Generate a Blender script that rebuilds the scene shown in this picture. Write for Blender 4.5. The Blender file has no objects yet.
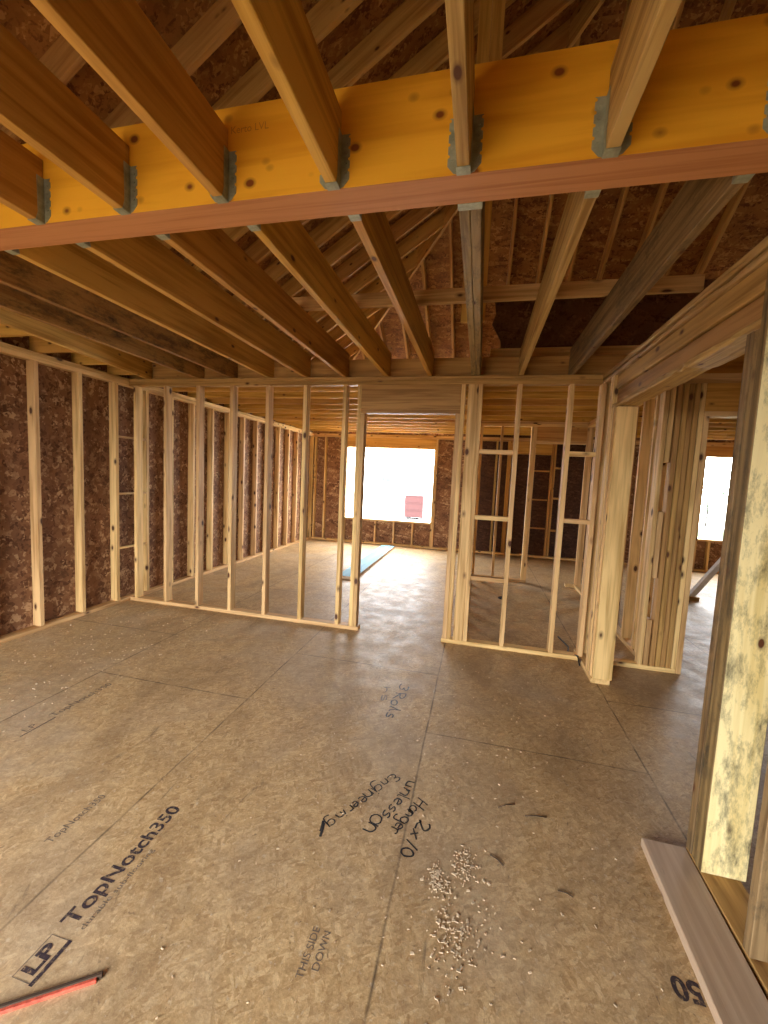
import bpy, bmesh, math, random
from mathutils import Vector, Matrix

random.seed(7)
S = bpy.context.scene
COL = S.collection

# ------------------------------------------------------------------ camera, world, exposure
H = 1.5448
F_PX = 407.9
cam_d = bpy.data.cameras.new('camera')
cam_d.sensor_fit = 'HORIZONTAL'; cam_d.sensor_width = 36.0
cam_d.lens = 36.0 * F_PX / 768.0
cam_d.clip_start = 0.02; cam_d.clip_end = 500
cam = bpy.data.objects.new('camera', cam_d); COL.objects.link(cam)
yaw, pitch, roll = 0.2258, 0.0859, 0.0467
_f = Vector((-math.sin(yaw) * math.cos(pitch), math.cos(yaw) * math.cos(pitch), -math.sin(pitch)))
_r = Vector((math.cos(yaw), math.sin(yaw), 0)); _u = _r.cross(_f)
_R = math.cos(roll) * _r + math.sin(roll) * _u
_U = -math.sin(roll) * _r + math.cos(roll) * _u
M = Matrix((_R, _U, -_f)).transposed().to_4x4(); M.translation = (0, 0, H)
cam.matrix_world = M
S.camera = cam

S.view_settings.view_transform = 'Standard'
S.view_settings.look = 'None'
S.view_settings.gamma = 1.0
S.view_settings.use_curve_mapping = False
S.view_settings.exposure = 4.8

W = bpy.data.worlds.new('overcast_sky'); S.world = W; W.use_nodes = True
W.node_tree.nodes['Background'].inputs[0].default_value = (0.93, 0.965, 1.0, 1)
W.node_tree.nodes['Background'].inputs[1].default_value = 1.0


def portal(loc, rot, sx, sy):
    l = bpy.data.lights.new('daylight_opening', 'AREA'); l.shape = 'RECTANGLE'; l.size = sx; l.size_y = sy
    l.cycles.is_portal = True
    o = bpy.data.objects.new('daylight_opening', l); COL.objects.link(o)
    o.location = loc; o.rotation_euler = rot


PI = math.pi
portal((-2.0, 9.10, 1.38), (-PI / 2, 0, 0), 2.0, 1.62)       # back window, faces -Y
portal((5.0, 9.10, 1.41), (-PI / 2, 0, 0), 1.7, 1.6)         # right back window
portal((-2.05, -2.05, 1.075), (PI / 2, 0, 0), 2.7, 2.15)      # front opening, faces +Y

# ------------------------------------------------------------------ materials


def mat(name, rough=0.6, spec=0.3):
    m = bpy.data.materials.new(name); m.use_nodes = True
    nt = m.node_tree; b = nt.nodes['Principled BSDF']
    b.inputs['Roughness'].default_value = rough
    b.inputs['Specular IOR Level'].default_value = spec
    return m, nt, b


def N(nt, t, **kw):
    n = nt.nodes.new('ShaderNode' + t)
    for k, v in kw.items():
        if isinstance(k, str) and hasattr(n, k): setattr(n, k, v)
        else: n.inputs[k.replace('_', ' ')].default_value = v
    return n


def L(nt, a, b): nt.links.new(a, b)


def ramp(nt, src, stops):
    r = nt.nodes.new('ShaderNodeValToRGB'); e = r.color_ramp.elements
    while len(e) < len(stops): e.new(0.5)
    for i, (p, c) in enumerate(stops):
        e[i].position = p; e[i].color = (*c, 1) if len(c) == 3 else c
    L(nt, src, r.inputs[0]); return r.outputs[0]


def mix(nt, fac, a, b, mode='MIX'):
    n = nt.nodes.new('ShaderNodeMix'); n.data_type = 'RGBA'; n.blend_type = mode
    for i, v in ((0, fac), (6, a), (7, b)):
        if isinstance(v, (int, float)): n.inputs[i].default_value = v
        elif isinstance(v, tuple): n.inputs[i].default_value = (*v, 1)
        else: L(nt, v, n.inputs[i])
    return n.outputs[2]


def math_(nt, op, a, b=None, clamp=False):
    n = nt.nodes.new('ShaderNodeMath'); n.operation = op; n.use_clamp = clamp
    for i, v in ((0, a), (1, b)):
        if v is None: continue
        if isinstance(v, (int, float)): n.inputs[i].default_value = v
        else: L(nt, v, n.inputs[i])
    return n.outputs[0]


def scaled(nt, src, s):
    n = nt.nodes.new('ShaderNodeMapping'); n.vector_type = 'POINT'
    n.inputs['Scale'].default_value = s; L(nt, src, n.inputs[0]); return n.outputs[0]


def noise(nt, vec, s, detail=3, rough=0.55, dist=0.0):
    n = nt.nodes.new('ShaderNodeTexNoise'); n.inputs['Scale'].default_value = s
    n.inputs['Detail'].default_value = detail; n.inputs['Roughness'].default_value = rough
    n.inputs['Distortion'].default_value = dist
    L(nt, vec, n.inputs['Vector']); return n.outputs['Fac']


def voronoi(nt, vec, s, feature='F1', out='Distance', rnd=1.0):
    n = nt.nodes.new('ShaderNodeTexVoronoi'); n.feature = feature; n.inputs['Scale'].default_value = s
    n.inputs['Randomness'].default_value = rnd
    L(nt, vec, n.inputs['Vector']); return n.outputs[out]


def pine(name, light, dark, knot=(0.10, 0.035, 0.012), knots=1.0, mold=0.0, moldcol=(0.03, 0.028, 0.022), rough=0.6, spec=0.25, var=0.25, stripe=0.5, ksc=(4.2, 8.0, 8.0)):
    m, nt, b = mat(name, rough, spec)
    a = N(nt, 'Attribute'); a.attribute_name = 'gv'; v = a.outputs['Vector']
    n1 = noise(nt, scaled(nt, v, (1.3, 34, 34)), 1.0, 4, 0.6, 0.6)
    n2 = noise(nt, scaled(nt, v, (0.7, 7, 7)), 1.0, 2, 0.5, 1.5)
    g = math_(nt, 'ADD', math_(nt, 'MULTIPLY', n1, stripe), math_(nt, 'MULTIPLY', n2, 1 - stripe))
    c = ramp(nt, g, [(0.38, dark), (0.56, light)])
    oi = N(nt, 'ObjectInfo').outputs['Random']
    hs = nt.nodes.new('ShaderNodeHueSaturation'); L(nt, c, hs.inputs['Color'])
    L(nt, math_(nt, 'ADD', math_(nt, 'MULTIPLY', oi, var), 1 - var * 0.6), hs.inputs['Value'])
    L(nt, math_(nt, 'ADD', math_(nt, 'MULTIPLY', oi, 0.015), 0.4925), hs.inputs['Hue'])
    c = hs.outputs[0]
    if knots:
        kd = voronoi(nt, scaled(nt, v, ksc), 1.0)
        k = ramp(nt, kd, [(0.065 * knots, (1, 1, 1)), (0.09 * knots, (0.45, 0.45, 0.45)), (0.14 * knots, (0, 0, 0))])
        c = mix(nt, k, c, knot)
    if mold:
        mn = noise(nt, scaled(nt, v, (5, 13, 13)), 1.0, 6, 0.8, 0.1)
        lo = 0.66 - 0.17 * mold
        k = ramp(nt, mn, [(lo, (0, 0, 0)), (lo + 0.22, (1, 1, 1))])
        c = mix(nt, math_(nt, 'MULTIPLY', k, 0.85), c, moldcol)
    L(nt, c, b.inputs['Base Color'])
    bp = nt.nodes.new('ShaderNodeBump'); bp.inputs['Strength'].default_value = 0.3; bp.inputs['Distance'].default_value = 0.005
    L(nt, n1, bp.inputs['Height']); L(nt, bp.outputs[0], b.inputs['Normal'])
    return m


PINE = pine('pine_stud', (0.75, 0.49, 0.21), (0.44, 0.25, 0.085), knots=1.5, knot=(0.075, 0.026, 0.01))
HEAD = pine('brown_header_pine', (0.47, 0.26, 0.085), (0.26, 0.13, 0.038), knots=1.3, stripe=0.6)  # brown lumber; shade on the back-lit doorway header is put into it too
PINE2 = pine('pine_joist', (0.66, 0.37, 0.085), (0.40, 0.19, 0.030))
RAFT = pine('pine_rafter', (0.58, 0.32, 0.09), (0.38, 0.18, 0.045))
ROUGH = pine('rough_pine', (0.58, 0.38, 0.13), (0.32, 0.18, 0.05), mold=0.25, stripe=0.75)
MOLD = pine('lit_mold_stained_pine', (0.86, 0.70, 0.36), (0.68, 0.50, 0.20), mold=1.15, stripe=0.4)
WEATH = pine('weathered_joist', (0.34, 0.23, 0.10), (0.15, 0.09, 0.035), mold=0.9, stripe=0.7)
CHAR = pine('black_stained_joist', (0.50, 0.28, 0.075), (0.30, 0.14, 0.03), mold=1.2, moldcol=(0.006, 0.006, 0.007))
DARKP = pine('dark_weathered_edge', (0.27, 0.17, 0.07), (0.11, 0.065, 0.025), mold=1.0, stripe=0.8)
PLANK = pine('dusty_plank', (0.50, 0.36, 0.24), (0.36, 0.24, 0.15), mold=0.2, stripe=0.4, var=0.05)
BLUE = pine('pale_blue_plank', (0.20, 0.42, 0.50), (0.14, 0.34, 0.43), knots=0, rough=0.7, spec=0.15, var=0.05)
LVLF = pine('laminated_veneer_face', (0.92, 0.48, 0.035), (0.78, 0.36, 0.02), knot=(0.22, 0.06, 0.012), knots=1.6, rough=0.5, var=0.0, stripe=0.25, ksc=(8.0, 10.5, 10.5))
LVLE = pine('laminated_veneer_edge', (0.56, 0.27, 0.10), (0.44, 0.19, 0.06), knots=0, rough=0.6, var=0.0, stripe=0.8)


def osb(name, base, flake, dark, sc=1.0, rough=0.75):
    m, nt, b = mat(name, rough, 0.2)
    v = N(nt, 'TexCoord').outputs['Object']
    w = noise(nt, v, 3.0, 2)
    cols = None
    for i, (rot, s) in enumerate((((0.5, 0.9, 0.4), (9, 42, 42)), ((1.3, 0.3, 1.1), (38, 11, 38)), ((0.2, 1.4, 0.8), (40, 40, 10)))):
        mp = nt.nodes.new('ShaderNodeMapping'); mp.inputs['Rotation'].default_value = rot
        L(nt, v, mp.inputs[0])
        vc = voronoi(nt, scaled(nt, mp.outputs[0], tuple(k * sc for k in s)), 1.0, out='Color')
        f = N(nt, 'SeparateColor'); L(nt, vc, f.inputs[0])
        c = ramp(nt, f.outputs[i], [(0.0, dark), (0.4, base), (0.75, base), (1.0, flake)])
        if cols is None: cols = c
        else:
            n2 = noise(nt, v, 16 + 7 * i, 2)
            cols = mix(nt, ramp(nt, n2, [(0.46, (0, 0, 0)), (0.54, (1, 1, 1))]), cols, c)
    big = ramp(nt, w, [(0.3, (0.75, 0.72, 0.7)), (0.7, (1.1, 1.08, 1.05))])
    c = mix(nt, 1.0, cols, big, 'MULTIPLY')
    L(nt, c, b.inputs['Base Color'])
    bp = nt.nodes.new('ShaderNodeBump'); bp.inputs['Strength'].default_value = 0.25; bp.inputs['Distance'].default_value = 0.004
    L(nt, c, bp.inputs['Height']); L(nt, bp.outputs[0], b.inputs['Normal'])
    return m


OSBW = osb('osb_wall_sheathing', (0.26, 0.13, 0.065), (0.55, 0.36, 0.20), (0.12, 0.05, 0.025), sc=0.5)
OSBR = osb('osb_roof_sheathing', (0.34, 0.15, 0.042), (0.54, 0.28, 0.09), (0.15, 0.052, 0.014), sc=0.55)
OSBP = osb('brown_osb_offcut', (0.15, 0.07, 0.03), (0.24, 0.12, 0.055), (0.08, 0.032, 0.014), sc=0.55)
OSBD = osb('shade_dark_osb', (0.075, 0.033, 0.018), (0.13, 0.06, 0.032), (0.04, 0.016, 0.009))  # sheathing with the unlit back right corner's shade put into the colour


def floor_material():
    m, nt, b = mat('osb_subfloor', 0.5, 0.18)
    v = N(nt, 'TexCoord').outputs['Object']
    sp = N(nt, 'SeparateXYZ'); L(nt, v, sp.inputs[0]); x, y = sp.outputs[0], sp.outputs[1]
    nn = nt.nodes.new('ShaderNodeTexNoise'); nn.inputs['Scale'].default_value = 9.0; nn.inputs['Detail'].default_value = 4; L(nt, v, nn.inputs['Vector'])
    va = nt.nodes.new('ShaderNodeVectorMath'); va.operation = 'MULTIPLY_ADD'; L(nt, nn.outputs['Color'], va.inputs[0]); va.inputs[1].default_value = (0.16, 0.16, 0.0); L(nt, v, va.inputs[2])
    dv = va.outputs[0]
    c = None
    for k_, (rz_, sc_) in enumerate(((0.25, (62, 13, 1)), (1.25, (58, 15, 1)), (-0.5, (70, 16, 1)), (0.9, (90, 22, 1)))):
        mp = nt.nodes.new('ShaderNodeMapping'); mp.inputs['Rotation'].default_value = (0, 0, rz_); L(nt, v, mp.inputs[0])
        vc = voronoi(nt, scaled(nt, mp.outputs[0], sc_), 1.0, out='Color')
        sc = N(nt, 'SeparateColor'); L(nt, vc, sc.inputs[0])
        q_ = ramp(nt, sc.outputs[k_ % 3], [(0, (0.40, 0.25, 0.11)), (0.3, (0.50, 0.33, 0.155)), (0.7, (0.56, 0.38, 0.185)), (1, (0.66, 0.47, 0.25))])
        c = q_ if c is None else mix(nt, ramp(nt, noise(nt, dv, 11 + 6 * k_, 3), [(0.49, (0, 0, 0)), (0.53, (1, 1, 1))]), c, q_)
    gr = noise(nt, v, 130, 4, 0.75)
    c = mix(nt, 1.0, c, ramp(nt, gr, [(0.3, (0.72, 0.70, 0.68)), (0.7, (1.12, 1.12, 1.12))]), 'MULTIPLY')
    sp_ = voronoi(nt, dv, 26)
    c = mix(nt, ramp(nt, sp_, [(0.05, (0.7, 0.7, 0.7)), (0.13, (0, 0, 0))]), c, (0.16, 0.10, 0.055))
    # grey dust and brown wear, in patches of their own
    d = noise(nt, v, 0.9, 5, 0.62, 0.4)
    c = mix(nt, ramp(nt, d, [(0.46, (0, 0, 0)), (0.70, (0.7, 0.7, 0.7))]), c, (0.42, 0.33, 0.23))
    d2 = noise(nt, scaled(nt, v, (1.3, 0.8, 1)), 1.7, 8, 0.75, 0.6)
    c = mix(nt, ramp(nt, d2, [(0.47, (0, 0, 0)), (0.66, (0.55, 0.55, 0.55))]), c, (0.22, 0.135, 0.068))
    d5 = noise(nt, scaled(nt, v, (9, 24, 1)), 1.0, 7, 0.8, 0.2)
    c = mix(nt, ramp(nt, d5, [(0.50, (0, 0, 0)), (0.68, (0.45, 0.45, 0.45))]), c, (0.24, 0.15, 0.075))
    d3 = noise(nt, scaled(nt, v, (9, 2.6, 1)), 1.0, 5, 0.7, 1.2)
    c = mix(nt, ramp(nt, d3, [(0.63, (0, 0, 0)), (0.72, (0.6, 0.6, 0.6))]), c, (0.15, 0.10, 0.06))
    # pale scuffs
    d4 = noise(nt, v, 38, 4, 0.7)
    c = mix(nt, ramp(nt, d4, [(0.60, (0, 0, 0)), (0.70, (0.75, 0.75, 0.75))]), c, (0.55, 0.44, 0.30))
    # panel seams: long joints every 1.219 m, butt joints staggered
    wob = math_(nt, 'MULTIPLY', math_(nt, 'SUBTRACT', noise(nt, v, 3.0, 3), 0.5), 0.012)
    xs = math_(nt, 'DIVIDE', math_(nt, 'ADD', math_(nt, 'ADD', x, 0.221 + 12.19), wob), 1.2192)
    fx = math_(nt, 'FRACT', xs)
    ex = math_(nt, 'MINIMUM', fx, math_(nt, 'SUBTRACT', 1.0, fx))
    row = math_(nt, 'MODULO', math_(nt, 'FLOOR', xs), 2.0)
    ys = math_(nt, 'DIVIDE', math_(nt, 'ADD', math_(nt, 'ADD', y, math_(nt, 'MULTIPLY', row, -0.76)), math_(nt, 'ADD', wob, 24.384 - 2.385)), 2.4384)
    fy = math_(nt, 'FRACT', ys)
    ey = math_(nt, 'MINIMUM', fy, math_(nt, 'SUBTRACT', 1.0, fy))
    e = math_(nt, 'MINIMUM', math_(nt, 'MULTIPLY', ex, 1.2192), math_(nt, 'MULTIPLY', ey, 2.4384))
    k = ramp(nt, e, [(0.0, (1, 1, 1)), (0.0028, (0.75, 0.75, 0.75)), (0.0065, (0, 0, 0))])
    brk = ramp(nt, noise(nt, v, 5.0, 3), [(0.35, (0.25, 0.25, 0.25)), (0.6, (0.9, 0.9, 0.9))])
    c = mix(nt, math_(nt, 'MULTIPLY', k, brk), c, (0.07, 0.045, 0.028))
    L(nt, c, b.inputs['Base Color'])
    r = ramp(nt, noise(nt, v, 5.0, 5, 0.7), [(0.3, (0.42, 0.42, 0.42)), (0.75, (0.68, 0.68, 0.68))])
    L(nt, r, b.inputs['Roughness'])
    bp = nt.nodes.new('ShaderNodeBump'); bp.inputs['Strength'].default_value = 0.35; bp.inputs['Distance'].default_value = 0.006
    L(nt, math_(nt, 'ADD', noise(nt, v, 26, 5, 0.7), math_(nt, 'MULTIPLY', noise(nt, v, 4, 3), 0.8)), bp.inputs['Height'])
    L(nt, bp.outputs[0], b.inputs['Normal'])
    return m


FLOOR = floor_material()


def plain(name, col, rough=0.6, metal=0.0, spec=0.3, vary=0.15, sc=25):
    m, nt, b = mat(name, rough, spec); b.inputs['Metallic'].default_value = metal
    v = N(nt, 'TexCoord').outputs['Object']
    n = noise(nt, v, sc, 4, 0.6)
    lo = tuple(k * (1 - vary) for k in col); hi = tuple(min(1, k * (1 + vary)) for k in col)
    L(nt, ramp(nt, n, [(0.3, lo), (0.7, hi)]), b.inputs['Base Color'])
    return m


GALV = plain('galvanised_steel', (0.36, 0.38, 0.28), 0.45, 0.35, 0.5, vary=0.35)
INK = plain('black_marker_ink', (0.018, 0.014, 0.014), 0.5, vary=0.3)
STAMP, _nt, _b = mat('worn_purple_black_stamp_ink', 0.6, 0.2)
L(_nt, ramp(_nt, noise(_nt, N(_nt, 'TexCoord').outputs['Object'], 55, 6, 0.75), [(0.36, (0.38, 0.25, 0.12)), (0.46, (0.05, 0.035, 0.04)), (0.8, (0.02, 0.014, 0.018))]), _b.inputs['Base Color'])
FAINT = plain('worn_stamp_ink', (0.17, 0.125, 0.09), 0.6, vary=0.3, sc=60)
BROWNINK = plain('faint_beam_print', (0.50, 0.20, 0.02), 0.6)
REDP = plain('worn_red_paint', (0.52, 0.09, 0.05), 0.6, vary=0.5, sc=60)
CHIP = plain('pale_wood_chips', (0.60, 0.46, 0.30), 0.7, vary=0.3, sc=40)
DARKW = plain('dark_splinter', (0.06, 0.035, 0.02), 0.8)
BLACK = plain('black_plastic', (0.01, 0.01, 0.01), 0.5)
PVC = plain('white_pipe', (0.72, 0.72, 0.70), 0.4)
LOWBOUNCE = plain('low_bounce_ground', (0.10, 0.085, 0.065), 0.95, sc=0.8)
DIRT = plain('bare_pale_ground', (0.74, 0.70, 0.63), 0.9, sc=0.6)
GRASS = plain('lawn', (0.028, 0.052, 0.013), 0.9, sc=1.5, vary=0.4)
SIDING = plain('pale_siding', (0.7, 0.71, 0.72), 0.7)
TRIM = plain('grey_trim', (0.05, 0.052, 0.055), 0.6)
PANE = plain('dark_window_glass', (0.03, 0.035, 0.04), 0.2)
ROOFM = plain('grey_shingles', (0.25, 0.25, 0.26), 0.9)
RED = plain('red_painted_steel', (0.030, 0.004, 0.004), 0.5)
LEAF = plain('green_leaves', (0.010, 0.026, 0.006), 0.7, sc=3, vary=0.5)
BARK = plain('bark', (0.02, 0.017, 0.014), 0.9)

# ------------------------------------------------------------------ builders


def link(name, me, m, parent=None, loc=(0, 0, 0)):
    o = bpy.data.objects.new(name, me); COL.objects.link(o)
    o.data.materials.append(m)
    if parent is not None:
        o.parent = parent
        o.location = loc
    else:
        o.location = loc
    return o


def wloc(o):
    v = Vector(o.location)
    while o.parent is not None:
        o = o.parent; v = v + Vector(o.location)
    return v


def tag(o, label=None, cat=None, group=None, kind=None):
    if label: o['label'] = label
    if cat: o['category'] = cat
    if group: o['group'] = group
    if kind: o['kind'] = kind
    return o


def thing(name, loc, label, cat, group=None):
    o = bpy.data.objects.new(name, None); o.empty_display_size = 0.1
    COL.objects.link(o); o.location = loc
    return tag(o, label, cat, group)


def set_grain(me, axis, off=None, inv=None):
    off = off or Vector((random.uniform(0, 40), random.uniform(0, 40), random.uniform(0, 40)))
    at = me.attributes.new('gv', 'FLOAT_VECTOR', 'POINT')
    o1, o2 = [(1, 2), (0, 2), (0, 1)][axis]
    for i, v in enumerate(me.vertices):
        c = v.co
        at.data[i].vector = (c[axis] + off[0], c[o1] + off[1], c[o2] + off[2])


def box_bm(sx, sy, sz, bev=0.0025):
    bm = bmesh.new()
    bmesh.ops.create_cube(bm, size=1.0)
    for v in bm.verts:
        v.co = Vector((v.co.x * sx, v.co.y * sy, v.co.z * sz))
    if bev:
        b = min(bev, 0.3 * min(sx, sy, sz))
        bmesh.ops.bevel(bm, geom=bm.edges[:], offset=b, segments=1, affect='EDGES', profile=0.5)
    return bm


def board(name, x0, x1, y0, y1, z0, z1, m, parent=None, axis=None, bev=0.0025, warp=0.0):
    """an axis aligned piece of lumber; grain runs along its longest side"""
    sx, sy, sz = x1 - x0, y1 - y0, z1 - z0
    bm = box_bm(sx, sy, sz, bev)
    if warp:
        ax = max(range(3), key=lambda i: (sx, sy, sz)[i]); ln = (sx, sy, sz)[ax]
        for k in range(1, 40):
            no = Vector((0, 0, 0)); no[ax] = 1.0
            bmesh.ops.bisect_plane(bm, geom=bm.verts[:] + bm.edges[:] + bm.faces[:], plane_co=no * (ln * (k / 40 - 0.5)), plane_no=no)
        ph = random.uniform(0, 50)
        for v in bm.verts:
            t = v.co[ax]
            for i in range(3):
                if i == ax: continue
                w_ = math.sin(t * 5.1 + ph + i) * 0.35 + math.sin(t * 13.7 + ph * 2 + i * 3) * 0.4 + random.uniform(-0.5, 0.5)
                v.co[i] -= math.copysign(1, v.co[i]) * warp * max(0.0, w_)
    for v in bm.verts: v.co.z += sz / 2
    me = bpy.data.meshes.new(name); bm.to_mesh(me); bm.free()
    if axis is None: axis = max(range(3), key=lambda i: (sx, sy, sz)[i])
    set_grain(me, axis)
    loc = Vector(((x0 + x1) / 2, (y0 + y1) / 2, z0))
    if parent is not None: loc = loc - wloc(parent)
    return link(name, me, m, parent, loc)


def timber(name, p0, p1, t, h, m, parent=None, bev=0.002):
    """a sloping or skewed member: p0..p1 is the centre of its lower edge, t its thickness, h its depth"""
    p0, p1 = Vector(p0), Vector(p1)
    d = (p1 - p0); ln = d.length; d.normalize()
    side = d.cross(Vector((0, 0, 1)))
    if side.length < 1e-4: side = Vector((1, 0, 0))
    side.normalize(); up = side.cross(d)
    bm = box_bm(ln, t, h, bev)
    for v in bm.verts: v.co.x += ln / 2; v.co.z += h / 2
    me = bpy.data.meshes.new(name); bm.to_mesh(me); bm.free()
    set_grain(me, 0)
    R = Matrix((d, -side, up)).transposed()
    for v in me.vertices: v.co = R @ v.co
    loc = p0 if parent is None else p0 - wloc(parent)
    return link(name, me, m, parent, loc)


def prism(name, pts, off, m, parent=None, axis=0):
    """closed solid: polygon pts extruded by the vector off"""
    pts = [Vector(p) for p in pts]; o0 = pts[0].copy(); off = Vector(off)
    bm = bmesh.new()
    a = [bm.verts.new(p - o0) for p in pts]; b = [bm.verts.new(p - o0 + off) for p in pts]
    bm.faces.new(a); bm.faces.new(b[::-1])
    n = len(pts)
    for i in range(n): bm.faces.new((a[i], a[(i + 1) % n], b[(i + 1) % n], b[i]))
    bmesh.ops.recalc_face_normals(bm, faces=bm.faces[:])
    me = bpy.data.meshes.new(name); bm.to_mesh(me); bm.free(); set_grain(me, axis)
    loc = o0 if parent is None else o0 - wloc(parent)
    return link(name, me, m, parent, loc)


def tube(name, pts, r, m, parent=None, n=8):
    pts = [Vector(p) for p in pts]; o0 = pts[0].copy()
    bm = bmesh.new(); rings = []
    for i, p in enumerate(pts):
        d = (pts[min(i + 1, len(pts) - 1)] - pts[max(i - 1, 0)]).normalized()
        s = d.cross(Vector((0, 0, 1)));  s = s if s.length > 1e-3 else Vector((1, 0, 0)); s.normalize(); u = s.cross(d)
        rings.append([bm.verts.new(p - o0 + r * (math.cos(2 * PI * k / n) * s + math.sin(2 * PI * k / n) * u)) for k in range(n)])
    for a, b in zip(rings, rings[1:]):
        for k in range(n): bm.faces.new((a[k], a[(k + 1) % n], b[(k + 1) % n], b[k]))
    bm.faces.new(rings[0][::-1]); bm.faces.new(rings[-1])
    me = bpy.data.meshes.new(name); bm.to_mesh(me); bm.free()
    for p in me.polygons: p.use_smooth = True
    loc = o0 if parent is None else o0 - wloc(parent)
    return link(name, me, m, parent, loc)


def ordinal(i):
    return ['first', 'second', 'third', 'fourth', 'fifth', 'sixth', 'seventh', 'eighth', 'ninth', 'tenth', 'eleventh', 'twelfth',
            'thirteenth', 'fourteenth', 'fifteenth', 'sixteenth', 'seventeenth', 'eighteenth', 'nineteenth', 'twentieth'][i]


# ------------------------------------------------------------------ main dimensions (metres)
T = 2.484          # top of the wall plates
D = 3.8136         # near face of the partition
DB = D + 0.089
XL = -3.816        # room face of the left studs
XO = -3.905        # inner face of the left sheathing
YB = 9.0           # room face of the back studs
YF = -2.0
XE = 7.0
JT = T + 0.235     # joist tops
t2 = 0.038
SL = 0.66          # roof slope


def zl(x): return 2.80 + SL * (x - XL)      # underside of rafters, left slope
def zb(y): return 2.80 + SL * (8.83 - y)    # back slope
def zf(y): return 2.80 + SL * (y + 2.03)    # front slope


# ------------------------------------------------------------------ setting
fl = board('floor', XO - 0.02, XE + 0.12, YF - 0.15, YB + 0.12, -0.02, 0.0, FLOOR, bev=0)
fl.data.transform(Matrix.Translation(fl.location)); fl.location = (0, 0, 0)
tag(fl, kind='structure')


def sheet(name, rects, axis, c0, c1, m):
    """one wall of sheathing made of abutting rectangles (a0,a1,z0,z1), so openings stay open"""
    bm = bmesh.new()
    for a0, a1, z0, z1 in rects:
        b2 = bmesh.new(); bmesh.ops.create_cube(b2, size=1.0)
        me0 = bpy.data.meshes.new('tmp')
        for v in b2.verts:
            a = a0 + (v.co.x + 0.5) * (a1 - a0); c = c0 + (v.co.y + 0.5) * (c1 - c0); z = z0 + (v.co.z + 0.5) * (z1 - z0)
            v.co = Vector((a, c, z)) if axis == 'x' else Vector((c, a, z))
        bmesh.ops.recalc_face_normals(b2, faces=b2.faces[:])
        b2.to_mesh(me0); b2.free(); bm.from_mesh(me0); bpy.data.meshes.remove(me0)
    me = bpy.data.meshes.new(name); bm.to_mesh(me); bm.free(); set_grain(me, 0)
    return tag(link(name, me, m), kind='structure')


W1 = (-3.0, -1.0, 0.57, 2.19)
W3 = (4.17, 5.85, 0.63, 2.21)
sheet('wall_left', [(YF - 0.02, YB + 0.089, -0.25, 2.96)], 'y', XO - 0.012, XO, OSBW)
sheet('wall_back', [(XO - 0.012, W1[0], -0.25, 2.57), (W1[0], W1[1], -0.25, W1[2]), (W1[0], W1[1], W1[3], 2.57), (W1[1], 0.0, -0.25, 2.57),
                    (2.6, W3[0], -0.25, 2.84), (W3[0], W3[1], -0.25, W3[2]), (W3[0], W3[1], W3[3], 2.84), (W3[1], XE, -0.25, 2.84)], 'x', YB + 0.089, YB + 0.101, OSBW)
sheet('wall_back_right', [(0.0, 2.6, -0.25, 2.84)], 'x', YB + 0.089, YB + 0.101, OSBD)  # same sheathing as the rest, its shade painted in by darker colour
sheet('wall_front', [(XO, -3.4, -0.25, 2.9), (-3.4, -0.7, 2.15, 2.9), (-0.7, XE, -0.25, 2.9)], 'x', YF - 0.05, YF - 0.038, OSBW)
sheet('wall_right', [(YF, YB + 0.09, -0.25, 2.9)], 'y', XE, XE + 0.012, OSBW)

RD = 0.225         # vertical depth of the rafters
PK = (1.6, 3.4)
rz = zl(PK[0]) + RD
ex, eb, ef = XO - 0.4, YB + 0.45, YF - 0.45
pk = (PK[0], PK[1], rz); pr = (XE + 0.3, PK[1], rz)
bl = (ex, 8.83 + (XL - ex), zl(ex) + RD); fl_ = (ex, -2.03 - (XL - ex), zl(ex) + RD)
br = (XE + 0.3, bl[1], bl[2]); fr = (XE + 0.3, fl_[1], fl_[2])
tag(prism('ceiling', [fl_, pk, bl], (0, 0, 0.014), OSBR), kind='structure')
tag(prism('ceiling', [bl, pk, pr, br], (0, 0, 0.014), OSBR), kind='structure')
tag(prism('ceiling', [fl_, fr, pr, pk], (0, 0, 0.014), OSBR), kind='structure')
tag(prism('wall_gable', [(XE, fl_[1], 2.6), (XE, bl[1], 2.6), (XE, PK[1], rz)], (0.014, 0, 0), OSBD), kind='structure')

# ground outside
gz = -0.5
g = board('ground', -80, 80, 9.1, 120, gz - 0.1, gz, DIRT, bev=0); tag(g, kind='structure')
g = board('ground', -80, 80, -60, 9.1, gz - 0.1, gz, LOWBOUNCE, bev=0); tag(g, kind='structure')  # unseen front ground, kept dark so less light bounces up to the roof
lawn = board('lawn', 3.5, 60, 11, 26, gz, gz + 0.002, GRASS, bev=0); tag(lawn, 'green lawn outside the far right window', 'lawn', kind='stuff')

# ------------------------------------------------------------------ laminated beam
beam = board('laminated_beam', XO, 1.09, 1.352, 1.485, T, T + 0.31, LVLF, axis=0, bev=0.002)
tag(beam, 'wide orange laminated beam crossing overhead with metal hangers along both faces', 'beam')
board('beam_underside', XO, 1.09, 1.352, 1.485, T - 0.0015, T + 0.0005, LVLE, beam, axis=0, bev=0)


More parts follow.
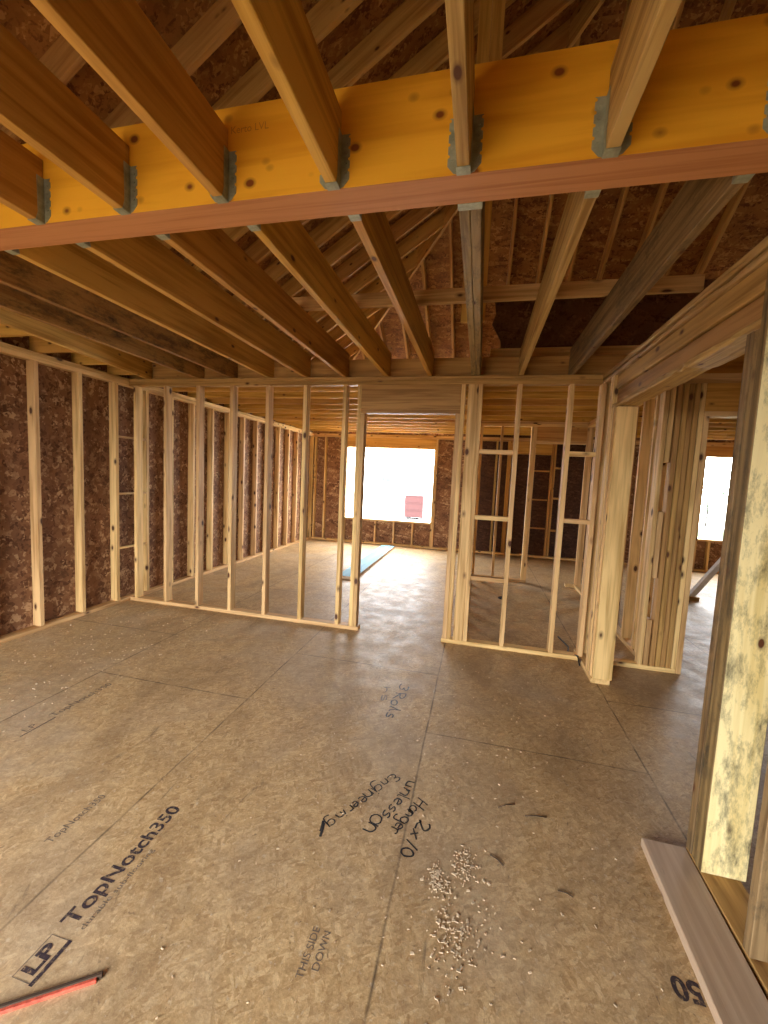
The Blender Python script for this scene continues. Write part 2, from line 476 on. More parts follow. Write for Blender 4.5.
def text_mesh(name, body, size, m, mw, parent, extrude=0.0, shear=0.0, xs=1.0, off=0.0):
    cu = bpy.data.curves.new(name, 'FONT'); cu.body = body; cu.size = size; cu.shear = shear; cu.offset = off
    cu.space_character = 1.0
    tmp = bpy.data.objects.new(name, cu); COL.objects.link(tmp)
    dg = bpy.context.evaluated_depsgraph_get(); dg.update()
    me = bpy.data.meshes.new_from_object(tmp.evaluated_get(dg))
    COL.objects.unlink(tmp); bpy.data.objects.remove(tmp); bpy.data.curves.remove(cu)
    me.transform(Matrix.Diagonal((xs, 1, 1, 1)))
    me.materials.clear()
    xsz = max(v.co.x for v in me.vertices) - min(v.co.x for v in me.vertices)
    me.transform(mw)
    c = sum((v.co for v in me.vertices), Vector()) / len(me.vertices)
    for v in me.vertices: v.co -= c
    o = link(name, me, m, parent, c - (wloc(parent) if parent else Vector()))
    return o


def frame(o, xdir, ydir):
    x = Vector(xdir).normalized(); y = Vector(ydir).normalized(); z = x.cross(y)
    m = Matrix((x, y, z)).transposed().to_4x4(); m.translation = o
    return m


text_mesh('printed_mark', 'Kerto LVL', 0.034, BROWNINK, frame(Vector((-0.92, 1.3512, 2.705)), (1, 0, 0), (0, 0, 1)), beam)

# ------------------------------------------------------------------ joists and hangers


def hanger(joist, x0, x1, yface, s, h=0.165):
    """galvanised face mount hanger: s=-1 on the camera side of the beam, +1 behind it. One mesh."""
    bm = bmesh.new()
    th = 0.0016

    def quad_prism(pts, off):
        a = [bm.verts.new(Vector(p)) for p in pts]; b = [bm.verts.new(Vector(p) + Vector(off)) for p in pts]
        bm.faces.new(a); bm.faces.new(b[::-1])
        for i in range(len(a)): bm.faces.new((a[i], a[(i + 1) % len(a)], b[(i + 1) % len(a)], b[i]))
    e = 0.0012
    y0, y1 = yface, yface + s * 0.036
    quad_prism([(x0 - e, y0, T - e), (x1 + e, y0, T - e), (x1 + e, y1, T - e), (x0 - e, y1, T - e)], (0, 0, -th))
    for x, sg in ((x0 - e, -1), (x1 + e, 1)):
        # side cheek
        quad_prism([(x, y0, T - e), (x, y1, T - e), (x, y1 - s * 0.008, T + 0.03), (x, y0 + s * 0.03, T + h), (x, y0, T + h)], (sg * th, 0, 0))
        # face flange with nail notches
        pts = [(x, y0 + s * 0.0008, T + 0.0)]
        z = 0.012; w = 0.031
        pts.append((x + sg * 0.012, y0 + s * 0.0008, T + 0.004))
        pts.append((x + sg * w, y0 + s * 0.0008, T + 0.026))
        z = 0.03
        while z < h - 0.02:
            for dz, ww in ((0.018, w), (0.021, w - 0.006), (0.028, w - 0.006), (0.031, w)):
                pts.append((x + sg * ww, y0 + s * 0.0008, T + z + dz))
            z += 0.034
        pts.append((x, y0 + s * 0.0008, pts[-1][2]))
        quad_prism(pts, (0, s * th, 0))
        for kz in range(4):
            c = Vector((x + sg * 0.018, y0 + s * 0.003, T + 0.045 + kz * 0.03))
            r = 0.0045
            quad_prism([(c.x + r * math.cos(q * PI / 3), c.y, c.z + r * math.sin(q * PI / 3)) for q in range(6)], (0, s * 0.003, 0))
    bmesh.ops.recalc_face_normals(bm, faces=bm.faces[:])
    me = bpy.data.meshes.new('joist_hanger'); bm.to_mesh(me); bm.free()
    o0 = wloc(joist)
    me.transform(Matrix.Translation(-o0))
    return link('joist_hanger', me, GALV, joist)


near_x = [-1.785, -1.378, -0.965, -0.550, -0.128, 0.283, 0.700]
for i, x in enumerate(near_x):
    m = ROUGH if i >= 4 else PINE2
    j = board('ceiling_joist', x, x + t2, YF + 0.12, 1.350, T, JT, m)
    tag(j, f'{ordinal(i)} ceiling joist from the left hung on the near face of the orange beam', 'joist', 'joists on the near face of the beam')
    hanger(j, x, x + t2, 1.352, -1)

far_x = [-2.97, -2.57, -2.155, -1.755, -1.350, -0.935, -0.525, -0.132, -0.092, 0.275, 0.690]
for i, x in enumerate(far_x):
    m = {0: CHAR, 1: CHAR, 7: WEATH, 8: WEATH, 9: ROUGH, 10: WEATH}.get(i, PINE2)
    j = board('ceiling_joist', x, x + t2, 1.487, DB, T, JT, m)
    lab = {0: 'black stained ceiling joist behind the beam, beside the skewed end joist',
           1: 'stained ceiling joist behind the beam, second from the left of those squarely hung',
           7: 'left member of the grey doubled joist behind the beam above the doorway',
           8: 'right member of the grey doubled joist behind the beam above the doorway',
           9: 'brown ceiling joist just right of the doubled grey joist behind the beam',
           10: 'grey weathered ceiling joist behind the beam, nearest the right side header'}.get(
        i, f'{ordinal(i)} ceiling joist from the left squarely hung behind the orange beam')
    tag(j, lab, 'joist', 'joists between the beam and the partition')
    if i == 7: hanger(j, x, x + 0.078, 1.485, 1, 0.15)
    elif i != 8: hanger(j, x, x + t2, 1.485, 1, 0.15)

# skewed end joist by the left wall and the short joists behind it
j = timber('ceiling_joist', (-3.16, 1.49, T), (-3.60, DB - 0.02, T), t2, 0.235, PINE2)
tag(j, 'end ceiling joist set slightly askew along the left wall plate', 'joist', 'joists between the beam and the partition')
for i, y in enumerate((2.06, 2.46, 2.86, 3.235, 3.625)):
    xr = -3.16 - 0.44 * (y - 1.49) / (DB - 1.51) - 0.024
    j = board('ceiling_joist', XO + 0.002, xr, y, y + t2, T, JT - 0.03, PINE2)
    tag(j, f'{ordinal(i)} short joist counted from the beam, resting on the left wall plate', 'joist', 'short joists on the left wall plate')

# far room: joists running crosswise
j = board('rim_joist', XO + 0.003, 1.60, DB + 0.002, DB + 0.040, T, T + 0.184, RAFT)
tag(j, 'rim board standing along the partition top plate behind the joist ends', 'joist')
far_y = [4.11] + [4.44 + 0.405 * k for k in range(11)]
for i, y in enumerate(far_y):
    j = board('ceiling_joist', XO + 0.003, 4.0, y, y + t2, T, JT, PINE2)
    tag(j, f'crosswise ceiling joist of the far rooms, {ordinal(i)} beyond the partition', 'joist', 'crosswise joists over the far rooms')
for i, x in enumerate((1.62, 2.03, 2.44, 2.85, 3.26)):
    j = board('ceiling_joist', x, x + t2, 0.6, DB, T, JT, PINE2)
    tag(j, f'ceiling joist over the right hand room, {ordinal(i)} beyond the right side header', 'joist', 'joists over the right hand room')
for i, y in enumerate([4.11] + [4.44 + 0.405 * k for k in range(11)]):
    j = board('ceiling_joist', 4.002, XE - 0.005, y, y + t2, T, JT, PINE2)
    tag(j, f'crosswise ceiling joist toward the far right window, {ordinal(i)} from the partition line', 'joist', 'crosswise joists toward the far right window')

# strongback and boards lying on the joists
j = board('strongback', -1.50, 1.20, 2.83, 2.868, JT, JT + 0.089, PINE)
tag(j, 'long board standing on edge across the joist tops behind the beam', 'board')
j = board('osb_panel', 0, 1, 0, 1, 0, 1, OSBD)
bpy.data.objects.remove(j)
pts = [(0.12, 4.20, JT + 0.002), (2.3, 4.20, JT + 0.002), (2.3, 4.20, 3.37), (0.06, 4.20, 3.37), (0.03, 4.20, 3.30), (0.05, 4.20, 3.15), (0.02, 4.20, 3.06), (0.07, 4.20, 2.97), (0.11, 4.20, 2.90)]
j = prism('osb_panel', pts, (0, 0.011, 0), OSBP)
tag(j, 'dark strand board sheet with a ragged left edge standing above the partition', 'panel')
j = board('loose_board', 0.02, 1.75, 4.155, 4.193, JT, JT + 0.10, PINE)
tag(j, 'low board along the foot of the dark ragged strand board sheet', 'board')
rp = thing('roof_prop', (-0.13, 3.19, JT), 'broad upright prop behind the doubled joist, rising above the orange beam', 'post')
board('prop_board', -0.215, -0.128, 3.180, 3.218, JT, 5.22, PINE2, rp)
board('prop_board', -0.126, -0.040, 3.176, 3.214, JT, 5.27, PINE2, rp)

# ------------------------------------------------------------------ rafters
RH = 0.184


def mitre(o, co, no, back):
    """cut the end of a rafter along the vertical plane of the hip"""
    no = Vector(no).normalized(); co = Vector(co) + no * back - Vector(o.location)
    bm = bmesh.new(); bm.from_mesh(o.data)
    r = bmesh.ops.bisect_plane(bm, geom=bm.verts[:] + bm.edges[:] + bm.faces[:], plane_co=co, plane_no=no, clear_outer=True)
    ed = [g for g in r['geom_cut'] if isinstance(g, bmesh.types.BMEdge)]
    if ed: bmesh.ops.contextual_create(bm, geom=ed)
    bm.to_mesh(o.data); bm.free()


cs = 1 / math.sqrt(1 + SL * SL)
for k in range(-5, 17):
    y = 2.02 + 0.4064 * k
    x1 = (XL + (8.83 - y) if y > PK[1] else XL + (y + 2.03)) + 0.25
    if x1 - XO - 0.28 < 0.3: continue
    p0 = (XO + 0.02, y, zl(XO + 0.02)); p1 = (x1, y, zl(x1))
    r = timber('roof_rafter', p0, p1, t2, RH, RAFT)
    if y > PK[1]: mitre(r, (XL, 8.83, 0), (1, 1, 0), -0.02)
    else: mitre(r, (XL, -2.03, 0), (1, -1, 0), -0.02)
    tag(r, f'roof rafter climbing from the left wall, {ordinal(k + 5)} counted away from the camera' if k + 5 < 20 else f'roof rafter climbing from the left wall, {["last but one", "last"][k - 15]} before the hip corner', 'rafter', 'rafters of the left slope')
for i, k in enumerate(range(-6, 10)):
    x = -1.005 + 0.4083 * k
    y1 = (8.83 - (x - XL) if x < PK[0] else PK[1] + 0.25) - (0.25 if x < PK[0] else 0.23)
    p0 = (x, YB + 0.07, zb(YB + 0.07)); p1 = (x, y1, zb(y1))
    r = timber('roof_rafter', p0, p1, t2, RH, RAFT)
    if x < PK[0]: mitre(r, (XL, 8.83, 0), (-1, -1, 0), -0.02)
    tag(r, f'roof rafter climbing from the back wall, {ordinal(i)} from the left', 'rafter', 'rafters of the back slope')
hr = timber('hip_rafter', (XL - 0.02, 8.85, zl(XL) - 0.045), (PK[0], 8.83 - (PK[0] - XL), zl(PK[0]) - 0.045), t2, 0.24, RAFT)
tag(hr, 'hip rafter rising diagonally from the far left corner to the peak', 'rafter')

# ------------------------------------------------------------------ stud walls


def stud(par, x0, y0, z0=t2, z1=T - 2 * t2, dx=t2, dy=0.089, m=None, name='stud'):
    return board(name, x0, x0 + dx, y0, y0 + dy, z0, z1, m or PINE, par)


def block(par, x0, x1, y0, y1, z, m=None):
    return board('blocking', x0, x1, y0, y1, z, z + t2, m or PINE, par)


# partition with the doorway
A = thing('stud_wall', (-1.4, D, 0), 'open stud partition with a doorway crossing the middle of the house', 'stud wall')
board('bottom_plate', XL + 0.002, -1.09, D, DB, 0, t2, PINE, A)
board('bottom_plate', -0.262, 0.99, D, DB, 0, t2, PINE, A)
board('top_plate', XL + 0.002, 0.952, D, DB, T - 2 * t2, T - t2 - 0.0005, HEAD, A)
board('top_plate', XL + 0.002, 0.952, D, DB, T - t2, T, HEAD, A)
for x in (-3.756, -3.368, -2.963, -2.562, -2.155, -1.747, -1.337): stud(A, x, D)
stud(A, -1.188, D)
stud(A, -1.149, D, z1=2.146, name='jack_stud')
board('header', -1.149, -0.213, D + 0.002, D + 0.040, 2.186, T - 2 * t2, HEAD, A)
board('header', -1.149, -0.213, D + 0.046, DB - 0.003, 2.186, T - 2 * t2, PINE, A)
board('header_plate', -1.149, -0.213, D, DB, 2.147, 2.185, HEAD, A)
stud(A, -0.251, D, z1=2.146, name='jack_stud')
stud(A, -0.212, D)
stud(A, -0.150, D, dx=0.089, dy=t2)
stud(A, -0.060, D)
stud(A, 0.275, D)
stud(A, 0.700, D)
stud(A, 0.948, D, dx=t2)
for z in (1.795, 1.195, 0.628): block(A, -0.021, 0.274, D + 0.005, D + 0.085, z)
for z in (1.80, 1.215): block(A, 0.739, 0.947, D + 0.005, D + 0.085, z)

# exterior frame on the left
Lw = thing('stud_wall', (XL, 3.0, 0), 'exterior stud frame standing against the left strand board sheathing', 'stud wall')
board('bottom_plate', XO + 0.001, XL, YF + 0.05, YB + 0.085, 0, t2, PINE, Lw)
board('top_plate', XO + 0.001, XL, YF + 0.05, YB + 0.085, T - 2 * t2, T - t2 - 0.0005, PINE, Lw)
board('top_plate', XO + 0.001, XL, YF + 0.05, YB + 0.085, T - t2, T, PINE, Lw)
ys = [2.829 + 0.4064 * k for k in range(-4, 15)]
ys[7] = ys[7] + 0.01
for y in ys:
    board('stud', XO + 0.001, XL, y, y + t2, t2, T - 2 * t2, PINE, Lw)
for z in (1.835, 1.215, 0.612): board('blocking', XL - 0.04, XL - 0.001, ys[6] + t2, ys[7], z, z + 0.022, PINE, Lw)
board('stud', XO + 0.001, XL, YB - 0.05, YB - 0.012, t2, T - 2 * t2, PINE, Lw)

# exterior frame at the back, with window openings
Bw = thing('stud_wall', (0, YB, 0), 'exterior stud frame of the back wall around the bright window openings', 'stud wall')
yb0, yb1 = YB, YB + 0.087
board('bottom_plate', XL + 0.002, XE - 0.01, yb0, yb1, 0, t2, PINE, Bw)
board('top_plate', XL + 0.002, XE - 0.01, yb0, yb1, T - 2 * t2, T - t2 - 0.0005, PINE, Bw)
board('top_plate', XL + 0.002, XE - 0.01, yb0, yb1, T - t2, T, PINE, Bw)


def bstud(x, z0=t2, z1=T - 2 * t2, w=t2, name='stud', m=None): return board(name, x, x + w, yb0, yb1, z0, z1, m or PINE, Bw)


for x in (-3.80, -3.55): bstud(x)
for x0, x1, zs, zh in (W1, W3):
    bstud(x0 - 0.077); bstud(x0 - 0.038, z1=zh, name='jack_stud'); bstud(x1, z1=zh, name='jack_stud'); bstud(x1 + 0.039)
    board('header', x0 - 0.038, x1 + 0.038, yb0, yb0 + 0.04, zh, T - 2 * t2, RAFT, Bw)
    board('header', x0 - 0.038, x1 + 0.038, yb0 + 0.043, yb1, zh, T - 2 * t2, RAFT, Bw)
    board('sill_plate', x0 - 0.001 + 0.001, x1, yb0, yb1, zs - t2, zs, PINE, Bw)
    n = 4 if x0 < 0 else 3
    for k in range(n):
        xc = (-2.72 + 0.433 * k) if x0 < 0 else (4.36 + 0.42 * k)
        bstud(xc, z1=zs - t2, name='cripple_stud')
for x in (-0.55, -0.16, 0.54, 0.58, 1.41, 1.46, 1.62, 2.2, 2.7, 3.1, 3.5, 6.3, 6.7): bstud(x, m=RAFT if 0.4 < x < 1.7 else PINE)
board('header', 0.62, 1.41, yb0 + 0.003, yb0 + 0.04, 2.19, T - 2 * t2, RAFT, Bw)
board('header_plate', 0.62, 1.41, yb0 + 0.001, yb1, 2.15, 2.189, RAFT, Bw)
for z in (1.87, 1.24, 0.57): board('blocking', 1.50, 1.62, yb0 + 0.004, yb1, z, z + t2, RAFT, Bw)
for z in (1.8, 1.2, 0.6): board('blocking', 1.02, 1.40, yb0 + 0.06, yb1, z, z + 0.03, RAFT, Bw)
board('stud', 0.30, 0.338, yb0, yb1, t2, T - 2 * t2, ROUGH, Bw)

# short wall across the far right room with a tall opening
Dw = thing('stud_wall', (0.4, 6.6, 0), 'narrow inner stud wall with pale edges seen through the partition right of the doorway', 'stud wall')
board('bottom_plate', -0.03, 0.80, 6.6, 6.689, 0, t2, PINE, Dw)
board('top_plate', -0.03, 1.499, 6.6, 6.689, T - 2 * t2, T - t2, PINE, Dw)
board('top_plate', -0.03, 1.499, 6.6, 6.689, T - t2 + 0.0005, T, PINE, Dw)
board('bottom_plate', 1.376, 1.499, 6.6, 6.689, 0, t2, PINE, Dw)
for x in (-0.03, 0.275, 0.722, 0.761): stud(Dw, x, 6.6)
board('header', 0.80, 1.499, 6.602, 6.687, 2.20, T - 2 * t2, RAFT, Dw)
board('header_plate', 0.80, 1.499, 6.6, 6.689, 2.16, 2.199, PINE, Dw)

# wall between the back room and the far right room
Ew = thing('stud_wall', (-0.1, 5, 0), 'inner stud wall running back from the doorway right jamb', 'stud wall')
board('bottom_plate', -0.150, -0.061, DB + 0.001, 6.70, 0, t2, PINE, Ew)
board('top_plate', -0.150, -0.061, DB + 0.041, 6.70, T - 2 * t2, T - t2, PINE, Ew)
board('top_plate', -0.150, -0.061, DB + 0.041, 6.70, T - t2 + 0.0005, T, PINE, Ew)
for k in range(6): board('stud', -0.150, -0.061, 4.22 + 0.4064 * k, 4.22 + 0.4064 * k + t2, t2, T - 2 * t2, PINE, Ew)
board('stud', -0.150, -0.061, 6.66, 6.698, t2, T - 2 * t2, PINE, Ew)

# wall running back beyond the right side post
Cw = thing('stud_wall', (1.5, 5, 0), 'inner stud wall running back behind the wide pine post', 'stud wall')
board('bottom_plate', 1.50, 1.589, DB + 0.003, 6.69, 0, t2, PINE, Cw)
board('top_plate', 1.50, 1.589, DB + 0.041, 6.69, T - 2 * t2, T - t2, PINE, Cw)
board('top_plate', 1.50, 1.589, DB + 0.041, 6.69, T - t2 + 0.0005, T, PINE, Cw)
for y in (4.08, 4.17, 4.46, 4.87, 5.28, 5.69, 6.10, 6.60): board('stud', 1.50, 1.589, y, y + t2, t2, T - 2 * t2, PINE, Cw)

# partition continuing right of the post, with the crowded jamb studs
Rw = thing('stud_wall', (1.6, D, 0), 'short stud wall with crowded jamb studs beside the passage to the right', 'stud wall')
board('bottom_plate', 1.10, 1.715, D, DB, 0, t2, PINE, Rw)
board('top_plate', 1.10, 3.4, D, DB, T - 2 * t2, T - t2, PINE, Rw)
board('top_plate', 1.10, 3.4, D, DB, T - t2 + 0.0005, T, PINE, Rw)
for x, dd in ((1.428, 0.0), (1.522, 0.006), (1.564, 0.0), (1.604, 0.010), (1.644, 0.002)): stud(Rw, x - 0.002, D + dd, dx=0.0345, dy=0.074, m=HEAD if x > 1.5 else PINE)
for z0, z1 in ((t2, 0.44), (0.80, 1.36), (1.77, T - 2 * t2)): board('blocking', 1.468, 1.505, D + 0.003, D + 0.086, z0, z1, PINE, Rw)
stud(Rw, 1.684, D + 0.004, dx=0.033, dy=0.08)
stud(Rw, 1.719, D, z0=0.0, z1=2.148, name='jack_stud')
stud(Rw, 2.60, D, z0=0.0, z1=2.148, name='jack_stud'); stud(Rw, 2.64, D, z0=0.0)
board('header', 1.719, 2.638, D + 0.002, DB - 0.002, 2.188, T - 2 * t2, PINE2, Rw)
board('header_plate', 1.719, 2.638, D, DB, 2.149, 2.187, PINE, Rw)
for x in (3.0, 3.36): stud(Rw, x, D, z0=0.0)

# right side wall with the wide opening and its header
xr0, xr1 = 0.955, 1.094
Hw = thing('stud_wall', (1.0, 2.8, 0), 'right side stud wall with a heavy header over the wide opening', 'stud wall')
board('bottom_plate', xr0, xr1, 3.405, DB + 0.1, 0, t2, PINE, Hw)
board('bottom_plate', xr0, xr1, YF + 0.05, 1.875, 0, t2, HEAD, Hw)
board('top_plate', xr0, xr1, YF + 0.05, DB + 0.1, T - t2 + 0.0003, T, ROUGH, Hw, bev=0.007, warp=0.009)
board('top_plate', xr0 + 0.006, xr1 - 0.003, YF + 0.05, D - 0.003, T - 2 * t2, T - t2 - 0.005, ROUGH, Hw, bev=0.007, warp=0.012)
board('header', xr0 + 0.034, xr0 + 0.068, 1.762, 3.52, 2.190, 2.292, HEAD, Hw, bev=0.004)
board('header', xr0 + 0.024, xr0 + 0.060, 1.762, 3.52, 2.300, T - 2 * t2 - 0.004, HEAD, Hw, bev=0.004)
board('header', xr1 - 0.05, xr1 - 0.012, 1.762, 3.52, 2.190, T - 2 * t2 - 0.001, ROUGH, Hw, bev=0.004)
board('header_plate', xr0, xr1, 1.762, 3.52, 2.150, 2.186, ROUGH, Hw, bev=0.007, warp=0.010)
for y in (3.405, 3.445): board('jack_stud', xr0 + (0.012 if y < 3.44 else 0.0), xr1 + (0.012 if y < 3.44 else 0), y, y + t2, t2, 2.149, PINE, Hw)
for y in (3.522, 3.562): board('king_stud', xr0 + 0.004, xr1, y, y + t2, t2, T - 2 * t2, PINE, Hw)
board('stud', xr0 + 0.035, xr1, DB - 0.08 + 0.085, DB - 0.08 + 0.085 + t2, t2, T - t2, PINE, Hw)
board('jack_stud', xr0, xr1, 1.838, 1.876, t2, 2.149, DARKP, Hw)
board('jack_stud', xr0 + 0.004, xr1, 1.799, 1.835, t2, 2.149, DARKP, Hw)
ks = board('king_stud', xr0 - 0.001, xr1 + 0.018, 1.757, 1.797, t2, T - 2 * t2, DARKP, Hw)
ks.data.materials.append(MOLD)          # broad face paled for the light on it, with black mould; edges dirty brown
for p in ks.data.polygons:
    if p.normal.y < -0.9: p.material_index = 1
for y in (1.455, 1.03, 0.62, 0.2, -0.2, -0.6): board('stud', xr0, xr1, y, y + t2, t2, T - 2 * t2, WEATH if y > 1 else PINE, Hw)


# ------------------------------------------------------------------ writing on the floor
def ribbon(name, strokes, w, m, parent, z=0.0012):
    bm = bmesh.new()
    for st in strokes:
        P = [Vector((p[0], p[1], z)) for p in st]
        if len(P) < 2: continue
        Lp, Rp = [], []
        for i, p in enumerate(P):
            d = P[min(i + 1, len(P) - 1)] - P[max(i - 1, 0)]
            d.z = 0; d.normalize(); s = Vector((-d.y, d.x, 0)) * w / 2 * random.uniform(0.75, 1.2)
            Lp.append(bm.verts.new(p + s)); Rp.append(bm.verts.new(p - s))
        for i in range(len(P) - 1): bm.faces.new((Lp[i], Rp[i], Rp[i + 1], Lp[i + 1]))
        z += 0.00002
    bmesh.ops.recalc_face_normals(bm, faces=bm.faces[:])
    me = bpy.data.meshes.new(name); bm.to_mesh(me); bm.free()
    c = sum((v.co for v in me.vertices), Vector()) / len(me.vertices); c.z = 0
    for v in me.vertices: v.co -= c
    return link(name, me, m, parent, c)


def arc(cx, cy, rx, ry, a0, a1, n=10):
    return [(cx + rx * math.cos(math.radians(a0 + (a1 - a0) * i / n)), cy + ry * math.sin(math.radians(a0 + (a1 - a0) * i / n))) for i in range(n + 1)]


G = {   # hand lettering: advance width, strokes in a box with cap height 1
    '2': (0.75, [arc(0.32, 0.72, 0.28, 0.26, 160, -50) + [(0.05, 0.06)] + arc(0.12, 0.1, 0.08, 0.08, 240, 60, 4) + [(0.3, 0.03), (0.7, 0.05)]]),
    'x': (0.7, [[(0.05, 0.6), (0.6, 0.0)], [(0.6, 0.75), (0.02, -0.05)]]),
    '1': (0.6, [[(0.30, 0.95), (0.18, 0.0)]]),
    '0': (0.8, [arc(0.38, 0.45, 0.26, 0.46, 95, 470, 16)]),
    '3': (0.7, [arc(0.28, 0.74, 0.28, 0.24, 150, -80) + arc(0.28, 0.26, 0.32, 0.26, 80, -150)]),
    'H': (0.8, [[(0.1, 1), (0.05, 0)], [(0.6, 1.05), (0.58, 0)], [(0.05, 0.5), (0.62, 0.55)]]),
    'E': (0.65, [arc(0.35, 0.75, 0.28, 0.24, 40, 270) + arc(0.35, 0.26, 0.33, 0.26, 90, 320)]),
    'R': (0.7, [[(0.08, 1), (0.05, 0)], [(0.05, 0.95)] + arc(0.2, 0.75, 0.35, 0.24, 80, -90) + [(0.1, 0.5), (0.6, 0.0)]]),
    'a': (0.6, [arc(0.26, 0.28, 0.24, 0.28, 60, 360) + [(0.5, 0.55), (0.48, 0.1), (0.58, 0.0)]]),
    'n': (0.6, [[(0.05, 0.58), (0.05, 0.0), (0.08, 0.35)] + arc(0.27, 0.36, 0.19, 0.2, 170, 10, 6) + [(0.46, 0.0)]]),
    'g': (0.58, [arc(0.25, 0.3, 0.22, 0.26, 50, 360) + [(0.48, 0.56), (0.47, -0.2)] + arc(0.25, -0.22, 0.22, 0.2, 0, -150, 6)]),
    'e': (0.52, [[(0.05, 0.28), (0.42, 0.36)] + arc(0.25, 0.3, 0.2, 0.27, 20, 310)]),
    'r': (0.45, [[(0.06, 0.56), (0.06, 0.0), (0.08, 0.36)] + arc(0.26, 0.36, 0.18, 0.18, 160, 40, 5)]),
    'u': (0.6, [[(0.05, 0.58), (0.06, 0.2)] + arc(0.26, 0.18, 0.2, 0.18, 180, 350, 6) + [(0.47, 0.58), (0.48, 0.0)]]),
    'l': (0.3, [[(0.12, 1.0), (0.08, 0.05), (0.2, 0.0)]]),
    's': (0.5, [arc(0.24, 0.45, 0.17, 0.14, 40, 270, 7) + arc(0.22, 0.15, 0.2, 0.15, 90, -150, 7)]),
    'o': (0.6, [arc(0.26, 0.28, 0.24, 0.29, 80, 450, 12)]),
    'i': (0.28, [[(0.1, 0.55), (0.1, 0.0)], [(0.1, 0.8), (0.12, 0.74)]]),
    'h': (0.6, [[(0.05, 1.0), (0.05, 0.0), (0.08, 0.35)] + arc(0.27, 0.36, 0.19, 0.2, 170, 10, 6) + [(0.46, 0.0)]]),
    ' ': (0.35, []),
}


def handwriting(text, start, end, up, height, w, m=INK, name='marker_writing'):
    """letters spread along start..end on the floor, letter tops towards the vector up"""
    s, e = Vector(start), Vector(end)
    adv = sum(G[c][0] for c in text)
    sx = (e - s) / adv; up = Vector(up).normalized() * height
    out = []; pen = 0.0
    for c in text:
        a, st = G[c]
        js, jr, jo = random.uniform(0.85, 1.2), random.uniform(-0.2, 0.2), random.uniform(-0.1, 0.1)
        st = [[(px * js + jr * py + random.uniform(-.02, .02), py * js + jo + random.uniform(-.02, .02)) for px, py in q] for q in st]
        for q in st:
            out.append([tuple(s + sx * (pen + p[0]) + up * p[1]) for p in q])
        pen += a
    return ribbon(name, out, w, m, fl)


handwriting('2x10', (-0.165, 1.735), (-0.225, 1.535), (1, -0.32), 0.055, 0.0075)
handwriting('Hanger', (-0.190, 1.865), (-0.290, 1.640), (1, -0.42), 0.058, 0.0065)
handwriting('unless', (-0.255, 1.960), (-0.335, 1.710), (1, -0.38), 0.060, 0.0065)
handwriting('on', (-0.368, 1.715), (-0.405, 1.610), (1, -0.38), 0.075, 0.0065)
handwriting('Engineering', (-0.345, 1.985), (-0.575, 1.600), (0.86, -0.5), 0.058, 0.0060)
handwriting('3 Rolls', (-0.480, 2.920), (-0.495, 2.460), (1, -0.03), 0.075, 0.010)
handwriting('hs', (-0.590, 2.83), (-0.570, 2.64), (1, 0.0), 0.055, 0.008, FAINT)
ribbon('marker_smudge', [[(-0.575, 1.60), (-0.57, 1.57), (-0.565, 1.53)], [(-0.582, 1.61), (-0.577, 1.585), (-0.574, 1.555)]], 0.012, INK, fl)

up_l = (-1, 0, 0)
ZT = 0.0011


def floor_text(body, x, y, read, up, size, m, xs=1.0, off=0.0, name='printed_stamp'):
    return text_mesh(name, body, size, m, frame(Vector((x, y, ZT)), read, up), fl, xs=xs, off=off)


floor_text('TopNotch350', -1.226, 0.985, (0, 1, 0), up_l, 0.082, STAMP, xs=1.08, off=0.0016)
floor_text('durable sub-flooring', -1.182, 0.985, (0, 1, 0), up_l, 0.030, FAINT, xs=1.25)
floor_text('LP', -1.213, 0.846, (0, 1, 0), up_l, 0.066, STAMP, xs=1.25, off=0.0022)
lpb = [[(-1.200, 0.832), (-1.267, 0.832), (-1.267, 0.950), (-1.200, 0.950)]]
ribbon('printed_stamp', lpb, 0.004, FAINT, fl)
ribbon('printed_stamp', [[(-1.194, 0.828), (-1.194, 0.952)]], 0.013, STAMP, fl)
floor_text('350', 0.815, 1.365, (-1, 0, 0), (0, -1, 0), 0.085, STAMP, xs=1.0, off=0.003)
floor_text('TopNotch350', -2.425, 1.86, (0, 1, 0), up_l, 0.065, FAINT, xs=1.1)
floor_text('LP', -2.425, 1.70, (0, 1, 0), up_l, 0.06, FAINT, xs=1.2)
ribbon('printed_stamp', [[(-2.410, 1.66), (-2.410, 1.86)]], 0.010, FAINT, fl)
floor_text('TopNotch350', -1.60, 1.20, (0, 1, 0), up_l, 0.05, FAINT, xs=0.9)
floor_text('THIS SIDE', -0.43, 1.05, (0, 1, 0), up_l, 0.035, FAINT)
floor_text('DOWN', -0.39, 1.08, (0, 1, 0), up_l, 0.035, FAINT)

# ------------------------------------------------------------------ things on the floor
j = timber('loose_plank', (0.868, 1.872, 0.0), (0.838, 0.35, 0.0), 0.168, t2, PLANK, bev=0.003)
tag(j, 'dusty brown plank lying on the floor along the right side wall', 'plank')
j = timber('loose_plank', (-1.86, 8.66, 0.0), (-1.86 + 0.02, 5.70, 0.0), 0.285, 0.045, PLANK, bev=0.003)
timber('blue_top', (-1.86, 8.655, 0.045), (-1.86 + 0.02, 5.705, 0.045), 0.28, 0.002, BLUE, j, bev=0)  # thin pale blue sheet covering only the brown plank's top
tag(j, 'long plank with a pale blue top lying on the back room floor toward the window', 'plank')
j = timber('painted_stake', (-1.36, 0.672, 0.0), (-1.012, 0.903, 0.0), 0.012, 0.014, DARKW, bev=0.002)  # dark body stands in for the shadow line behind the red edge
tag(j, 'thin wooden stake with its shadow painted dark behind a worn red edge lying near the stamped floor lettering', 'stake')
timber('red_edge', (-1.352, 0.665, 0.0), (-1.018, 0.888, 0.0), 0.012, 0.011, REDP, j, bev=0.002)
